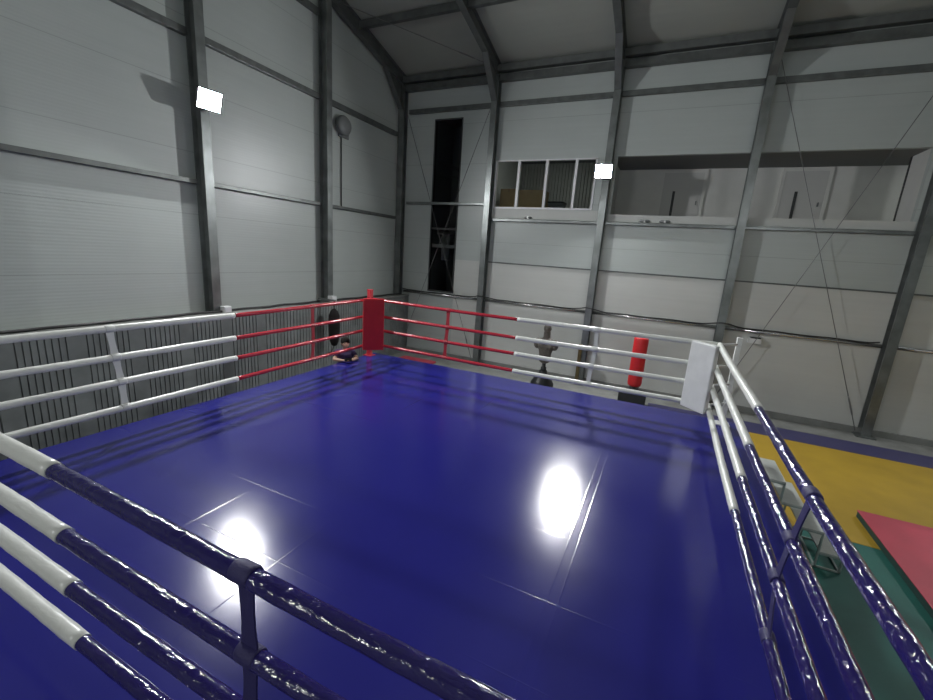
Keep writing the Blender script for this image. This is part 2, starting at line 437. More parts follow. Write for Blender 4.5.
# doors on the gallery's back wall
for n, (x0, x1) in enumerate(((-0.62, 0.38), (2.2, 3.1)), 1):
    D = struct('door_%d' % n, MB().box(x0, x1, 12.21, 12.25, 2.6, 4.95), 'door')
    mb = MB(); mb.box(x0 - .07, x0, 12.19, 12.25, 2.6, 5.02); mb.box(x1, x1 + .07, 12.19, 12.25, 2.6, 5.02); mb.box(x0, x1, 12.19, 12.25, 4.95, 5.02)
    o = mb.build('door_frame', 'plaster'); o.parent = D
    o = MB().box(x0 + .27, x0 + .335, 12.19, 12.21, 3.6, 4.46).build('glazing_slot', 'darkframe'); o.parent = D
    o = MB().box(x1 - .12, x1 - .09, 12.15, 12.21, 4.1, 4.2).build('door_handle', 'grey_box'); o.parent = D

# cartons behind the glazing
def carton(x0, x1, y0, y1, z0, z1, label):
    t = thing('cardboard_box', label, 'box', ((x0 + x1) / 2, (y0 + y1) / 2, z0), 'cartons behind the glazing')
    part('carton', MB().box(x0, x1, y0, y1, z0, z1, .008), 'cardboard', t)
    mb = MB(); xm = (x0 + x1) / 2; mb.box(xm - .03, xm + .03, y0 - .002, y1 + .002, z1 - .1, z1 + .002)
    part('tape_strip', mb, 'tape', t)
struct('trim_5', MB().box(-5.2, -2.08, 10.66, 11.6, 3.60, 3.66), 'soffit')
carton(-4.96, -4.42, 10.75, 11.25, 3.66, 4.30, 'brown cardboard carton behind the narrow pane nearest the tall black opening')
carton(-4.38, -3.62, 10.75, 11.25, 3.66, 4.27, 'wide brown cardboard carton behind the second pane from the tall black opening')
t = thing('storage_crate', 'low dark grey crate behind the third pane of the glazed strip', 'crate', (-3.3, 11.0, 3.66))
part('crate_body', MB().box(-3.5, -3.08, 10.8, 11.2, 3.66, 3.93, .01), 'grey_box', t)
part('lid', MB().box(-3.52, -3.06, 10.78, 11.22, 3.93, 3.97, .008), 'black', t)

# ------------------------------------------------------------------ steelwork
def h_column(name, x, y, ztop, axis, label, group, zbot=FZ, w=.17, dp=.26, mt='steel', cap=True):
    """H section standing against a wall; axis = direction of its depth"""
    t = thing(name, label, 'column', (x, y, zbot), group)
    t_ = .022
    if axis == 'y':
        part('front_flange', MB().box(x - w / 2, x + w / 2, y - dp, y - dp + t_, zbot, ztop), mt, t)
        part('web', MB().box(x - .009, x + .009, y - dp + t_, y - t_, zbot, ztop), mt, t)
        part('rear_flange', MB().box(x - w / 2, x + w / 2, y - t_, y - .002, zbot, ztop), mt, t)
        part('base_plate', MB().box(x - .17, x + .17, y - dp - .06, y - .002, zbot, zbot + .03), 'steel_dark', t)
    else:
        part('front_flange', MB().box(x + dp - t_, x + dp, y - w / 2, y + w / 2, zbot, ztop), mt, t)
        part('web', MB().box(x + t_, x + dp - t_, y - .009, y + .009, zbot, ztop), mt, t)
        part('rear_flange', MB().box(x + .002, x + t_, y - w / 2, y + w / 2, zbot, ztop), mt, t)
        part('base_plate', MB().box(x + .002, x + dp + .06, y - .17, y + .17, zbot, zbot + .03), 'steel_dark', t)
    return t

FC = [(-5.14, 'between the tall black opening and the glazed strip'), (-1.90, 'carrying the bright floodlight beside the glazed strip'),
      (1.25, 'in the middle of the gallery opening'), (4.41, 'at the gallery end wall by the yellow mat'), (7.6, 'past the gallery opening'), (10.8, 'in the last bay of the long wall')]
for x, s in FC: h_column('steel_column', x, YF - .03, Z0 - .25, 'y', 'galvanised steel wall column ' + s, 'columns of the long wall')
LCOL = [(3.88, 'carrying the floodlight on the gable wall'), (7.02, 'of the gable wall, behind the black hanging bag'), (0.62, 'of the gable wall nearest the camera'), (-2.6, 'of the gable wall behind the camera')]
for y, s in LCOL: h_column('steel_column', XL + .03, y, rz(y) - .3, 'x', 'galvanised steel column ' + s, 'columns of the gable wall')
h_column('corner_column', XL + .13, YF - .03, Z0 - .3, 'y', 'galvanised steel column standing in the corner of the hall', None, w=.2, dp=.2)

def rafter(x, label, group='roof rafters'):
    t = thing('roof_rafter', label, 'rafter', (x, YF, Z0), group)
    for ya, yb, s in ((YF - .1, YR, 1), (YR, YN, -1)):
        mb = MB(); mb.bar((x, ya, rz(ya) - .03), (x, yb, rz(yb) - .03), .16, .022); part('top_flange', mb, 'steel_dark', t)
        mb = MB(); mb.bar((x, ya, rz(ya) - .33), (x, yb, rz(yb) - .33), .16, .022); part('bottom_flange', mb, 'steel_dark', t)
        mb = MB(); mb.bar((x, ya, rz(ya) - .18), (x, yb, rz(yb) - .18), .02, .30); part('web', mb, 'steel_dark', t)
    # knee haunch
    mb = MB(); mb.prism([(YF - .3, 6.5), (YF - .3, rz(YF - .3) - .33), (YF - 1.1, rz(YF - 1.1) - .33)], 'x', x - .01, x + .01)
    mb.bar((x, YF - .3, 6.5), (x, YF - 1.1, rz(YF - 1.1) - .34), .16, .02)
    part('haunch', mb, 'steel_dark', t)
rafter(XL + .14, 'dark steel rafter running up along the gable wall')
for (x, s) in FC: rafter(x, 'steel roof rafter over the column ' + s)

# purlins along the roof, and the two eave beams of the long wall
def purlin(y, z, h, wd, label, grp='roof purlins'):
    t = tag(MB().box(XL, XR, y - wd / 2, y + wd / 2, z - h, z).build('roof_purlin', 'steel_dark'), label, 'beam', grp)
purlin(8.28, rz(8.28) - .02, .16, .12, 'first roof purlin up from the eave of the long wall')
purlin(6.2, rz(6.2) - .02, .16, .12, 'second roof purlin up from the eave')
purlin(4.0, rz(4.0) - .02, .16, .12, 'third roof purlin up from the eave')
tag(MB().box(XL, XR, YF - .24, YF - .08, 7.24, 7.40).build('eave_beam', 'steel_dark'), 'upper of the two dark eave beams along the top of the long wall', 'beam')
tag(MB().box(XL, XR, YF - .18, YF - .02, 7.02, 7.18).build('eave_beam', 'rail'), 'lower of the two eave beams along the top of the long wall', 'beam')

# girts between the columns
def girt_f(x0, x1, z, h, label, grp, m='rail'):
    mb = MB(); mb.box(x0, x1, YF - .11, YF - .006, z - h / 2, z + h / 2, .006)
    tag(mb.build('wall_girt', m), label, 'rail', grp)
def girt_l(y0, y1, z, h, label, grp, m='rail'):
    mb = MB(); mb.box(XL + .006, XL + .11, y0, y1, z - h / 2, z + h / 2, .006)
    tag(mb.build('wall_girt', m), label, 'rail', grp)
BX = [XL + .24, -5.14, -1.90, 1.25, 4.41, 7.6, 10.8]
bay = ['in the corner bay with the tall black opening', 'in the bay of the glazed strip', 'in the first gallery bay beside the floodlight', 'in the gallery bay with the crossed wires', 'in the bay past the gallery opening', 'in the bay nearest the end wall']
for k in range(6):
    x0, x1 = BX[k] + .09, BX[k + 1] - .09
    girt_f(x0, x1, 6.46, .12, 'top steel rail ' + bay[k], 'top wall rails')
    zm = 3.82 if k == 0 else 3.39
    girt_f(x0, x1, zm, .075, 'middle steel rail ' + bay[k], 'middle wall rails', 'steel')
    tag(MB().tube([(x0, YF - .07, 1.02), (x1, YF - .07, 1.02)], .042, 16).build('wall_girt', 'pipe'), 'lowest steel rail ' + bay[k], 'rail', 'lowest wall rails')
LY = [YN, -2.6, 0.62, 3.88, 7.02, YF - .25]
lb = ['behind the camera', 'before the column nearest the camera', 'ahead of the floodlight column', 'between the floodlight column and the hanging bag column', 'in the corner bay above the grey wall siren']
for k in range(5):
    for z, h, s, mm in ((7.55, .12, 'topmost', 'rail'), (5.79, .12, 'upper', 'rail'), (3.34, .08, 'middle', 'rail')):
        if k == 4 and z > 7: continue
        girt_l(LY[k] + .1, LY[k + 1] - .1, z, h, s + ' steel rail of the gable wall ' + lb[k], s + ' rails of the gable wall', mm)

# crossed wires
def wire(p, q, label, grp):
    t = thing('bracing_wire', label, 'wire', p, grp)
    P, Q = Vector(p), Vector(q)
    part('wire_rope', MB().tube([P, Q], .0075, 6), 'wire', t)
    d = (Q - P).normalized()
    lowp = P if P.z < Q.z else Q; dd = d if P.z < Q.z else -d
    part('turnbuckle', MB().tube([lowp + dd * .35, lowp + dd * .42, lowp + dd * .75, lowp + dd * .82], [.008, .018, .018, .008], 8), 'wire', t)
g = 'crossed bracing wires on the long wall'
wire((1.34, 10.30, 6.9), (4.25, 10.30, -.93), 'bracing wire coming down from the gallery column top', g)
wire((1.34, 10.26, -.93), (4.32, 10.26, 6.9), 'bracing wire rising from the gallery column foot', g)
wire((-8.0, 10.30, 6.35), (-5.3, 10.30, -.93), 'bracing wire crossing the tall black opening, down away from the corner', g)
wire((-8.0, 10.26, -.93), (-5.25, 10.26, 6.35), 'bracing wire crossing the tall black opening, rising away from the corner', g)
wire((-5.28, 9.9, 7.30), (-8.1, 7.4, 7.95), 'roof bracing wire in the corner bay under the roof sheets', 'roof bracing wires')

# ribbed low partition with a shelf top in front of the gable wall
mb = MB(); XP = -7.86
mb.mi = 1; mb.box(XP - .06, XP - .02, YN, YF, FZ, .86)
mb.mi = 0
y = -3.55; per = .797
edges = []
yy = -4.73
while yy < 4.05:
    for k in range(8): edges.append(yy + k * .078)
    yy += per
while yy < YF - .1:
    edges.append(yy); yy += .095
edges = [e for e in edges if e > -3.9]
prev = YN
for e in edges:
    mb.box(XP - .04, XP, prev, e - .008, FZ, .86); prev = e + .008
mb.box(XP - .04, XP, prev, YF, FZ, .86)
struct('wall_partition_ribbed', mb, ['rib_light', 'rib_dark'])
struct('trim_6', MB().box(XL, XP + .03, YN, YF, .86, .90, .004), 'concrete')

# black cables lying along the shelf and the lowest rail
pts = []
for k in range(60):
    y = -3 + k * (13.2 / 59); pts.append((XL + .33 + .03 * math.sin(k * 1.3), y, .925 + .012 * abs(math.sin(k * .7))))
tag(MB().tube(pts, .024, 6).build('power_cable', 'cable'), 'black cable lying along the shelf under the gable wall', 'cable')
mb_pts = []
for k in range(70):
    x = XL + .3 + k * (12.3 / 69); kk = (x + 1.9) / 3.2; ph = kk - math.floor(kk)
    near = min(ph, 1 - ph) * 3.2
    mb_pts.append((x, YF - .10 - (.25 if near < .2 else 0), 1.072 + (.10 * math.exp(-(near / .22) ** 2)) + .006 * math.sin(k)))
tag(MB().tube(mb_pts, .016, 6).build('power_cable', 'cable'), 'black cable draped along the lowest rail of the long wall', 'cable')

# sockets at the column feet
def junction(loc, s, label):
    t = thing('junction_box', label, 'electrical box', loc, 'white junction boxes')
    x, y, z = loc; 
    part('box_body', MB().box(x - s / 2, x + s / 2, y - s * .6, y + s * .6, z, z + s, .01), 'white_box', t)
    part('cover_plate', MB().box(x + s / 2, x + s / 2 + .01, y - s * .5, y + s * .5, z + .02, z + s - .02), 'upvc', t)
junction((-7.98, 4.0, .90), .13, 'small white junction box on the shelf at the floodlight column foot')
junction((-7.98, 7.0, .90), .15, 'small white junction box on the shelf above the black hanging bag')
t = thing('junction_box', 'small white box with dark top on the long wall above the white corner post', 'electrical box', (2.02, YF - .2, .74), 'white junction boxes')
part('box_body', MB().box(1.88, 2.14, YF - .16, YF - .002, .74, .86, .008), 'white_box', t)
part('dark_top', MB().box(1.92, 2.12, YF - .15, YF - .01, .86, .89), 'black', t)

# siren on the gable wall with its conduit
t = thing('wall_siren', 'rounded grey wall siren with a thin conduit on the gable wall', 'siren', (XL, 7.8, 5.4))
mb = MB(); mb.lathe([(.10, 0), (.22, .03), (.24, .12), (.20, .17), (.08, .19)], (0, 0, 0), 24, 1, 1.1); mb.xf(Matrix.Translation((XL + .005, 7.72, 5.37)) @ Matrix.Rotation(PI / 2, 4, 'Y'))
part('siren_body', mb, 'grey_box', t)
part('backing_plate', MB().box(XL + .001, XL + .04, 7.62, 8.0, 5.1, 5.45, .01), 'grey_box', t)
part('conduit', MB().tube([(XL + .03, 7.72, 5.15), (XL + .03, 7.72, 3.38)], .016, 8), 'steel_dark', t)

# fittings on the ledge below the openings
def ledge_fitting(x, wd, label):
    t = thing('ledge_fitting', label, 'fitting', (x, YF - .08, 3.43), 'small fittings lying on the middle rail')
    part('housing', MB().tube([(x - wd / 2, YF - .06, 3.47), (x - wd / 2 + .04, YF - .07, 3.475), (x + wd / 2 - .04, YF - .07, 3.475), (x + wd / 2, YF - .06, 3.47)], [.012, .035, .035, .012], 10), 'grey_box', t)
    part('clip', MB().box(x - .02, x + .02, YF - .105, YF - .03, 3.43, 3.50), 'zinc', t)
ledge_fitting(-.85, .26, 'small grey fitting on the gallery ledge, nearer the floodlight of the pair')
ledge_fitting(-.38, .26, 'small grey fitting on the gallery ledge, nearer the gallery column of the pair')
ledge_fitting(-3.93, .22, 'small bright fitting on the ledge under the glazed strip')

# brown strip added before the floodlight column foot to give it a brown tone
tag(MB().box(-2.02, -1.93, YF - .36, YF - .31, FZ, .15, .004).build('column_foot_strip', 'brown_strip'), 'short brown strip added against the foot of the floodlight column', 'plank')

# ------------------------------------------------------------------ floodlights
def floodlight(pos, aim, label, lens='lens', arm_to=None):
    t = thing('floodlight', label, 'lamp', pos, 'wall floodlights')
    pos = Vector(pos); d = (Vector(aim) - pos).normalized(); q = d.to_track_quat('-Z', 'Y').to_matrix().to_4x4()
    T = Matrix.Translation(pos) @ q
    mb = MB(); mb.box(-.20, .20, -.16, .16, .0, .05, .01)
    for k in range(7): mb.box(-.17 + k * .055, -.16 + k * .055, -.14, .14, .05, .09)
    part('housing', mb.xf(T), 'lamp_body', t)
    mb = MB(); mb.box(-.21, .21, -.17, -.15, -.03, .03); mb.box(-.21, .21, .15, .17, -.03, .03); mb.box(-.21, -.19, -.17, .17, -.03, .03); mb.box(.19, .21, -.17, .17, -.03, .03)
    part('bezel', mb.xf(T), 'lamp_body', t)
    part('lens', MB().box(-.19, .19, -.15, .15, -.015, .0).xf(T), lens, t, 'glowing white lens')
    if arm_to is not None:
        mb = MB(); A = T @ Vector((-.22, 0, .03)); B = T @ Vector((.22, 0, .03)); Cc = T @ Vector((-.22, 0, .14)); Dd = T @ Vector((.22, 0, .14))
        mb.bar(A, Cc, .03, .006); mb.bar(B, Dd, .03, .006); mb.bar(Cc, Dd, .03, .008)
        mb.bar((Cc + Dd) / 2, Vector(arm_to), .05, .03)
        part('bracket', mb, 'lamp_body', t)
floodlight((-7.84, 3.82, 4.70), (0.0, 2.6, 1.6), 'bright white floodlight on the gable wall column', arm_to=(-8.05, 3.88, 4.72))
floodlight((-1.95, 9.98, 4.60), (-1.3, 3.0, 1.6), 'bright white floodlight on the long wall beside the glazed strip', arm_to=(-1.92, 10.20, 4.66))
floodlight((7.6, 10.0, 4.70), (4.0, 3.0, 1.5), 'floodlight on the long wall past the gallery opening', lens='lens_rear', arm_to=(7.6, 10.2, 4.76))
floodlight((4.4, YN + .45, 4.9), (2.0, 3.0, 0.5), 'floodlight on the wall behind the camera, beyond the floor mats', lens='lens_rear', arm_to=(4.4, YN + .02, 4.95))
floodlight((-4.6, YN + .45, 4.9), (-3.0, 3.0, 0.5), 'floodlight on the wall behind the camera, nearer the gable wall', lens='lens_rear', arm_to=(-4.6, YN + .02, 4.95))
def fill_lamp(x, y, z, label):  # lamps added out of view to brighten the gallery and the store room
    t = thing('added_fill_lamp', label, 'lamp', (x, y, z), 'added fill lamps of the side rooms')
    part('tray', MB().box(x - .6, x + .6, y - .09, y + .09, z - .04, z, .005), 'white_box', t)
    part('diffuser', MB().box(x - .57, x + .57, y - .07, y + .07, z - .06, z - .04, .004), 'fill_glow', t)
fill_lamp(5.45, 11.4, 5.05, 'added fill lamp on the gallery ceiling behind its end wall')
fill_lamp(-3.6, 10.85, 5.50, 'added fill lamp on the store room ceiling above the cartons')

# ------------------------------------------------------------------ boxing ring
RX0, RX1, RY0, RY1 = -5.667, 0.773, -0.766, 5.674
MX0, MX1, MY0, MY1 = -5.95, 1.31, -1.28, 6.15
t = thing('boxing_ring', 'raised square boxing ring platform covered in glossy blue vinyl', 'boxing ring', ((MX0 + MX1) / 2, (MY0 + MY1) / 2, FZ))
mb = MB(); mb.box(MX0, MX1, MY0, MY1, -.06, 0, .012)
part('canvas', mb, 'canvas', t)
mb = MB(); mb.box(MX0 + .02, MX1 - .02, MY0 + .02, MY1 - .02, FZ + .05, -.06)
part('skirt', mb, 'skirt', t)
mb = MB(); mb.box(MX0 + .04, MX1 - .04, MY0 + .04, MY1 - .04, FZ, FZ + .05)
part('base_frame', mb, 'frame', t)

ZR = (1.30, 0.963, 0.663, 0.342)
CORN = {'A': ((RX0, RY0), (-1, -1), 'white'), 'B': ((RX0, RY1), (-1, 1), 'red'), 'C': ((RX1, RY1), (1, 1), 'white'), 'D': ((RX1, RY0), (1, -1), 'blue')}
cname = {'A': 'white corner post by the shelf wall, nearer the camera', 'B': 'red corner post rising behind the red pad', 'C': 'white corner post beside the white corner pad in the far corner', 'D': 'blue corner post below the camera'}
pname = {'A': 'white corner pad nearest the gable wall columns', 'B': 'red padded cover on the far corner of the ring', 'C': 'white padded cover on the far corner of the ring', 'D': 'blue corner pad below the camera'}
OFF = {'A': .24, 'B': .23, 'C': .28, 'D': .24}
for k, ((cx, cy), (sx, sy), c) in CORN.items():
    px, py = cx + sx * OFF[k], cy + sy * OFF[k]
    if k == 'B': px, py = -5.89, 5.90
    t = thing('corner_post', cname[k], 'post', (px, py, 0), 'ring corner posts')
    hw = .035 if k == 'C' else .045; zt = 1.38 if k == 'C' else 1.45
    part('post_tube', MB().box(px - hw, px + hw, py - hw, py + hw, 0, zt, .006), c + '_metal', t)
    part('post_cap', MB().box(px - hw - .005, px + hw + .005, py - hw - .005, py + hw + .005, zt, zt + .025, .004), c + '_metal', t)
    part('foot_plate', MB().box(px - .1, px + .1, py - .1, py + .1, 0, .015), c + '_metal', t)
    for z in ZR:
        mb = MB()
        mb.tube([(px, py, z), (cx - sx * .02, cy + sy * .0, z)], .018, 8)
        part('turnbuckle', mb, ('zinc' if c == 'blue' else c + '_metal'), t)
    # pad: faces the ring centre along the diagonal
    bx, by = cx - sx * .215, cy - sy * .215
    if k == 'C': bx, by = cx - sx * .20, cy - sy * .20
    ang = math.atan2(-sy, -sx)
    T = Matrix.Translation((bx, by, 0)) @ Matrix.Rotation(ang, 4, 'Z')
    z0, z1 = (.27, 1.35) if k != 'C' else (.29, 1.33)
    t = thing('corner_pad', pname[k], 'pad', (bx, by, z0), 'ring corner pads')
    mb = MB(); mb.box(-.045, .045, -.215, .215, z0, z1, .02)
    part('pad_cover', mb.xf(T), c + '_pad', t)
    mb = MB()
    for z in (z0 + .2, z1 - .2): mb.box(-.11, -.06, -.10, -.06, z - .02, z + .02); mb.box(-.11, -.06, .06, .10, z - .02, z + .02)
    part('tie_strap', mb.xf(T), c + '_strap', t)

# ropes: each one a steel core inside two coloured sleeves
def sag(a, b, f, amt):
    p = Vector(a).lerp(Vector(b), f); p.z -= amt * 4 * f * (1 - f); return p
def rope(a, b, ca, cb, f, label, grp, rnd, out):
    a, b = Vector(a), Vector(b)
    t = thing('ring_rope', label, 'rope', a, grp)
    def seg(f0, f1, r, m, nm, n=46):
        pts = []; rs = []
        for k in range(n + 1):
            ff = f0 + (f1 - f0) * k / n
            p = sag(a, b, ff, .02)
            p += Vector(out) * (.002 * math.sin(ff * 13 + rnd)) + Vector((0, 0, .002 * math.sin(ff * 11 + 2 * rnd)))
            pts.append(p); rs.append(r * (1 + .015 * math.sin(ff * 71 + rnd) + .02 * math.sin(ff * 190 + rnd * 3)))
        mb = MB().tube(pts, rs, 18)
        o = mb.build(nm, m)
        # sleeve's own axis along its length for the wrinkles
        d = (b - a).normalized(); q = d.to_track_quat('Z', 'Y')
        o.data.transform(Matrix.Translation(-a)); o.data.transform(q.to_matrix().to_4x4().inverted())
        o.rotation_mode = 'QUATERNION'; o.rotation_quaternion = q; o.parent = t
        return o
    R = {'white': .039, 'blue': .035, 'red': .031}
    seg(.0, f, R[ca], ca + '_cover', 'rope_sleeve')
    seg(f - (.012 if cb != 'white' else 0), 1.0, R[cb], cb + '_cover', 'rope_sleeve')
    return t
side = [('B', 'A', .495, 'along the ribbed partition', (1, 0, 0)), ('B', 'C', .505, 'between the red and white corner pads', (0, 1, 0)),
        ('A', 'D', .495, 'on the side under the camera', (0, 1, 0)), ('C', 'D', .496, 'beside the yellow and green floor mats', (1, 0, 0))]
rank = ['topmost', 'second highest', 'third highest', 'lowest']
n = 0
for (p, q, f, s, out) in side:
    for i, z in enumerate(ZR):
        (ax, ay), _, ca = CORN[p]; (bx, by), _, cb = CORN[q]
        lab = '%s rope, %s then %s, %s' % (rank[i], ca, cb, s)
        rope((ax, ay, z), (bx, by, z), ca, cb, f, lab, 'ring ropes', n * 1.7, out); n += 1

# spacer straps that tie the four ropes together
def spacer(p, nrm, c, label, rr, skew=(0, 0, 0, 0)):
    """p: xy on the rope line, nrm: direction across the ropes, rr: sleeve radius"""
    t = thing('rope_spacer', label, 'strap', (p[0], p[1], ZR[3]), 'rope spacer straps')
    nv = Vector((nrm[0], nrm[1], 0)); al = Vector((-nrm[1], nrm[0], 0))
    C4 = [Vector((p[0], p[1], ZR[i] - .013)) + al * skew[i] for i in range(4)]
    for i in range(4):
        mb = MB().tube([C4[i] - al * .045, C4[i] - al * .035, C4[i] + al * .035, C4[i] + al * .045], [rr, rr + .003, rr + .003, rr], 18)
        part('loop', mb, c, t)
    mb = MB()
    for i in range(3):
        a, b = C4[i], C4[i + 1]
        n_ = 8; prev = None
        for k in range(n_):
            f0, f1 = k / n_, (k + 1) / n_
            def P(ff):
                base = a.lerp(b, ff); wv = .044 - .012 * math.sin(PI * ff); return base, wv
            (p0, w0), (p1, w1) = P(f0), P(f1)
            vs = [p0 - al * w0 - nv * .004, p0 + al * w0 - nv * .004, p1 + al * w1 - nv * .004, p1 - al * w1 - nv * .004,
                  p0 - al * w0 + nv * .004, p0 + al * w0 + nv * .004, p1 + al * w1 + nv * .004, p1 - al * w1 + nv * .004]
            V = [mb.bm.verts.new(v) for v in vs]
            for q in ((0, 1, 2, 3), (4, 7, 6, 5), (0, 3, 7, 4), (1, 5, 6, 2)): mb.bm.faces.new([V[j] for j in q])
    part('webbing', mb, c, t)
spacer((RX0, .96), (1, 0), 'white_strap', 'white strap tying the white halves of the ropes facing the ribbed partition', .040, (-.01, .02, .05, .06))
spacer((RX0, 4.0), (1, 0), 'red_strap', 'red strap tying the red ropes in front of the ribbed partition', .032, (0, 0, .01, -.02))
spacer((-3.83, RY1), (0, 1), 'red_strap', 'red strap tying the red ropes on the far side of the ring', .032, (0, 0, .02, .03))
spacer((-1.0, RY1), (0, 1), 'white_strap', 'white strap tying the white ropes between the punching dummy and red bag', .040, (.02, 0, .03, .05))
spacer((-1.20, RY0), (0, 1), 'blue_strap', 'blue strap tying the ropes closest under the camera', .036, (0, 0, .02, .03))
spacer((RX1, 1.05), (1, 0), 'blue_strap', 'blue strap tying the ropes beside the floor mats', .036, (-.06, .05, .12, .0))

# white cord hanging from the turnbuckles behind the white pad
mb = MB(); mb.tube([(1.06, 5.95, .75), (1.12, 5.98, .60), (1.10, 5.94, .45), (1.03, 5.88, .36), (.98, 5.84, .10)], .008, 6)
tag(mb.build('loose_cord', 'white_strap'), 'thin white cord hanging beside the white corner post', 'cord')

# ------------------------------------------------------------------ floor mats
tag(MB().box(-.05, 11.5, 8.86, 9.6, FZ, FZ + .035, .005).build('floor_mat', 'navy'), 'dark navy strip of floor mat along the foot of the long wall', 'mat', 'gym floor mats')
tag(MB().box(1.4, 11.5, 5.10, 8.85, FZ, FZ + .035, .005).build('floor_mat', 'yellow'), 'large yellow floor mat beside the ring', 'mat', 'gym floor mats')
tag(MB().box(1.4, 11.5, -4.0, 5.09, FZ, FZ + .035, .005).build('floor_mat', 'green'), 'large dark green floor mat beside the ring', 'mat', 'gym floor mats')
t = thing('crash_mat', 'thick pinkish red mat lying across the yellow and green mats', 'mat', (4.5, 4.6, FZ + .035), 'gym floor mats')
mb = MB(); mb.box(2.93, 6.0, 3.0, 5.93, FZ + .125, FZ + .135, .004); part('top_cover', mb, 'redmat', t)
mb = MB(); mb.box(2.94, 5.99, 3.01, 5.92, FZ + .035, FZ + .125); part('foam_core', mb, 'redmat_side', t)
tag(MB().box(-7.35, -6.2, 9.15, 9.6, FZ, FZ + .06, .01).build('folded_mat', 'redmat'), 'flat red mat lying on the floor behind the red corner post', 'mat')
tag(MB().tube([(-6.6, 6.9, FZ + .02), (-6.95, 8.0, FZ + .02), (-7.15, 8.7, FZ + .03), (-7.6, 9.3, FZ + .03)], .03, 8).build('black_hose', 'cable'), 'short black hose on the floor behind the red corner post', 'hose')

# ------------------------------------------------------------------ steps to the ring
t = thing('ring_steps', 'open tube-framed steps with pale treads beside the yellow and green mats', 'steps', (1.8, 4.52, FZ))
SX0, SD, SY0, SY1 = 1.33, .236, 4.22, 4.86
ST = [(-.01, 0), (-.262, 1), (-.513, 2), (-.765, 3)]
for z, k in ST:
    x0 = SX0 + SD * k
    part('tread', MB().box(x0, x0 + SD, SY0, SY1, z - .02, z, .003), 'tread', t)
FB = FZ + .036
for k in range(4):
    z = ST[k][0] - .02; x1 = SX0 + SD * (k + 1)
    mb = MB()
    for y in (SY0 + .01, SY1 - .01):
        mb.bar((x1 - .01, y, FB), (x1 - .01, y, z), .02, .02)
        mb.bar((SX0 + SD * k, y, z - .01), (x1, y, z - .01), .02, .02)
    mb.bar((x1 - .01, SY0, z - .01), (x1 - .01, SY1, z - .01), .02, .02)
    part('step_frame', mb, 'step_frame', t)
mb = MB()
for y in (SY0 + .01, SY1 - .01): mb.bar((SX0, y, FB + .01), (SX0 + 4 * SD, y, FB + .01), .02, .02)
mb.bar((SX0 + 4 * SD - .01, SY0, FB + .01), (SX0 + 4 * SD - .01, SY1, FB + .01), .02, .02)
mb.bar((SX0 + 3 * SD - .01, SY0, FB + .01), (SX0 + 3 * SD - .01, SY1, FB + .01), .02, .02)
part('base_rail', mb, 'step_frame', t)

# ------------------------------------------------------------------ punching dummy
bx, by = -2.73, 9.28
t = thing('punching_dummy', 'grey-brown torso punching dummy on a black water base beyond the ring', 'punching dummy', (bx, by, FZ))
part('water_base', MB().lathe([(.28, 0), (.305, .03), (.31, .12), (.25, .22), (.15, .34), (.11, .42), (.10, .47)], (bx, by, FZ), 32), 'black', t)
part('neck_pole', MB().lathe([(.075, .44), (.075, .56), (.05, .57), (.05, .80)], (bx, by, FZ), 16), 'black', t)
T = MB()
z = FZ
def rg(prof, c):   # lofted body from ellipses
    T.lathe([(r, zz) for r, zz in prof], c, 24)
T.bm.free(); T = MB()
for z0, sx, sy in ():
    pass
rings = [(.66, .05, .05), (.70, .12, .10), (.76, .165, .12), (.88, .16, .125), (.98, .175, .13), (1.06, .20, .145), (1.14, .235, .15), (1.22, .26, .15), (1.29, .23, .12), (1.35, .13, .10)]
prev = None; vr = []
for zz, sx, sy in rings:
    vr.append([T.bm.verts.new((bx + sx * math.cos(2 * PI * k / 24), by + sy * math.sin(2 * PI * k / 24), FZ + zz)) for k in range(24)])
for A, B in zip(vr[:-1], vr[1:]):
    for k in range(24): T.bm.faces.new((A[k], A[(k + 1) % 24], B[(k + 1) % 24], B[k]))
T.bm.faces.new(vr[0][::-1]); T.bm.faces.new(vr[-1])
for s in (-1, 1):
    T.ball((bx + s * .235, by, FZ + 1.19), (.10, .10, .15)); T.ball((bx + s * .09, by - .10, FZ + 1.14), (.10, .06, .075))
T.tube([(bx, by, FZ + 1.30), (bx, by - .01, FZ + 1.52)], [.10, .088], 16)
T.ball((bx, by - .015, FZ + 1.62), (.10, .115, .14)); T.ball((bx, by - .125, FZ + 1.61), (.018, .03, .03)); T.ball((bx, by - .08, FZ + 1.55), (.06, .05, .045))
for s in (-1, 1): T.ball((bx + s * .09, by, FZ + 1.60), (.015, .025, .035))
o = remeshed(T, 'torso', 'dummy', .012, 3); wchild(o, t)
# weathered light patches on the head
mb = MB()
for s in (-1, 1): mb.ball((bx + s * .035, by - .118, FZ + 1.645), (.016, .012, .010), 10)
part('eye_patch', mb, 'black', t)

# ------------------------------------------------------------------ red standing bag
bx, by = -.43, 9.2
t = thing('standing_bag', 'red cylindrical punching bag on a square black base beyond the ring', 'punching bag', (bx, by, FZ))
mb = MB(); mb.prism([(bx - .31, by - .30), (bx + .31, by - .30), (bx + .31, by + .30), (bx - .31, by + .30)], 'z', FZ, FZ + .40)
bmesh.ops.bevel(mb.bm, geom=list(mb.bm.edges), offset=.03, segments=2, affect='EDGES')
part('base', mb, 'black', t)
part('stand_neck', MB().lathe([(.13, .39), (.11, .43), (.11, .52)], (bx, by, FZ), 24), 'black', t)
part('bag', MB().lathe([(.12, .51), (.155, .54), (.165, .60), (.165, 1.68), (.157, 1.71), (.13, 1.72)], (bx, by, FZ), 36), 'bag_red', t)

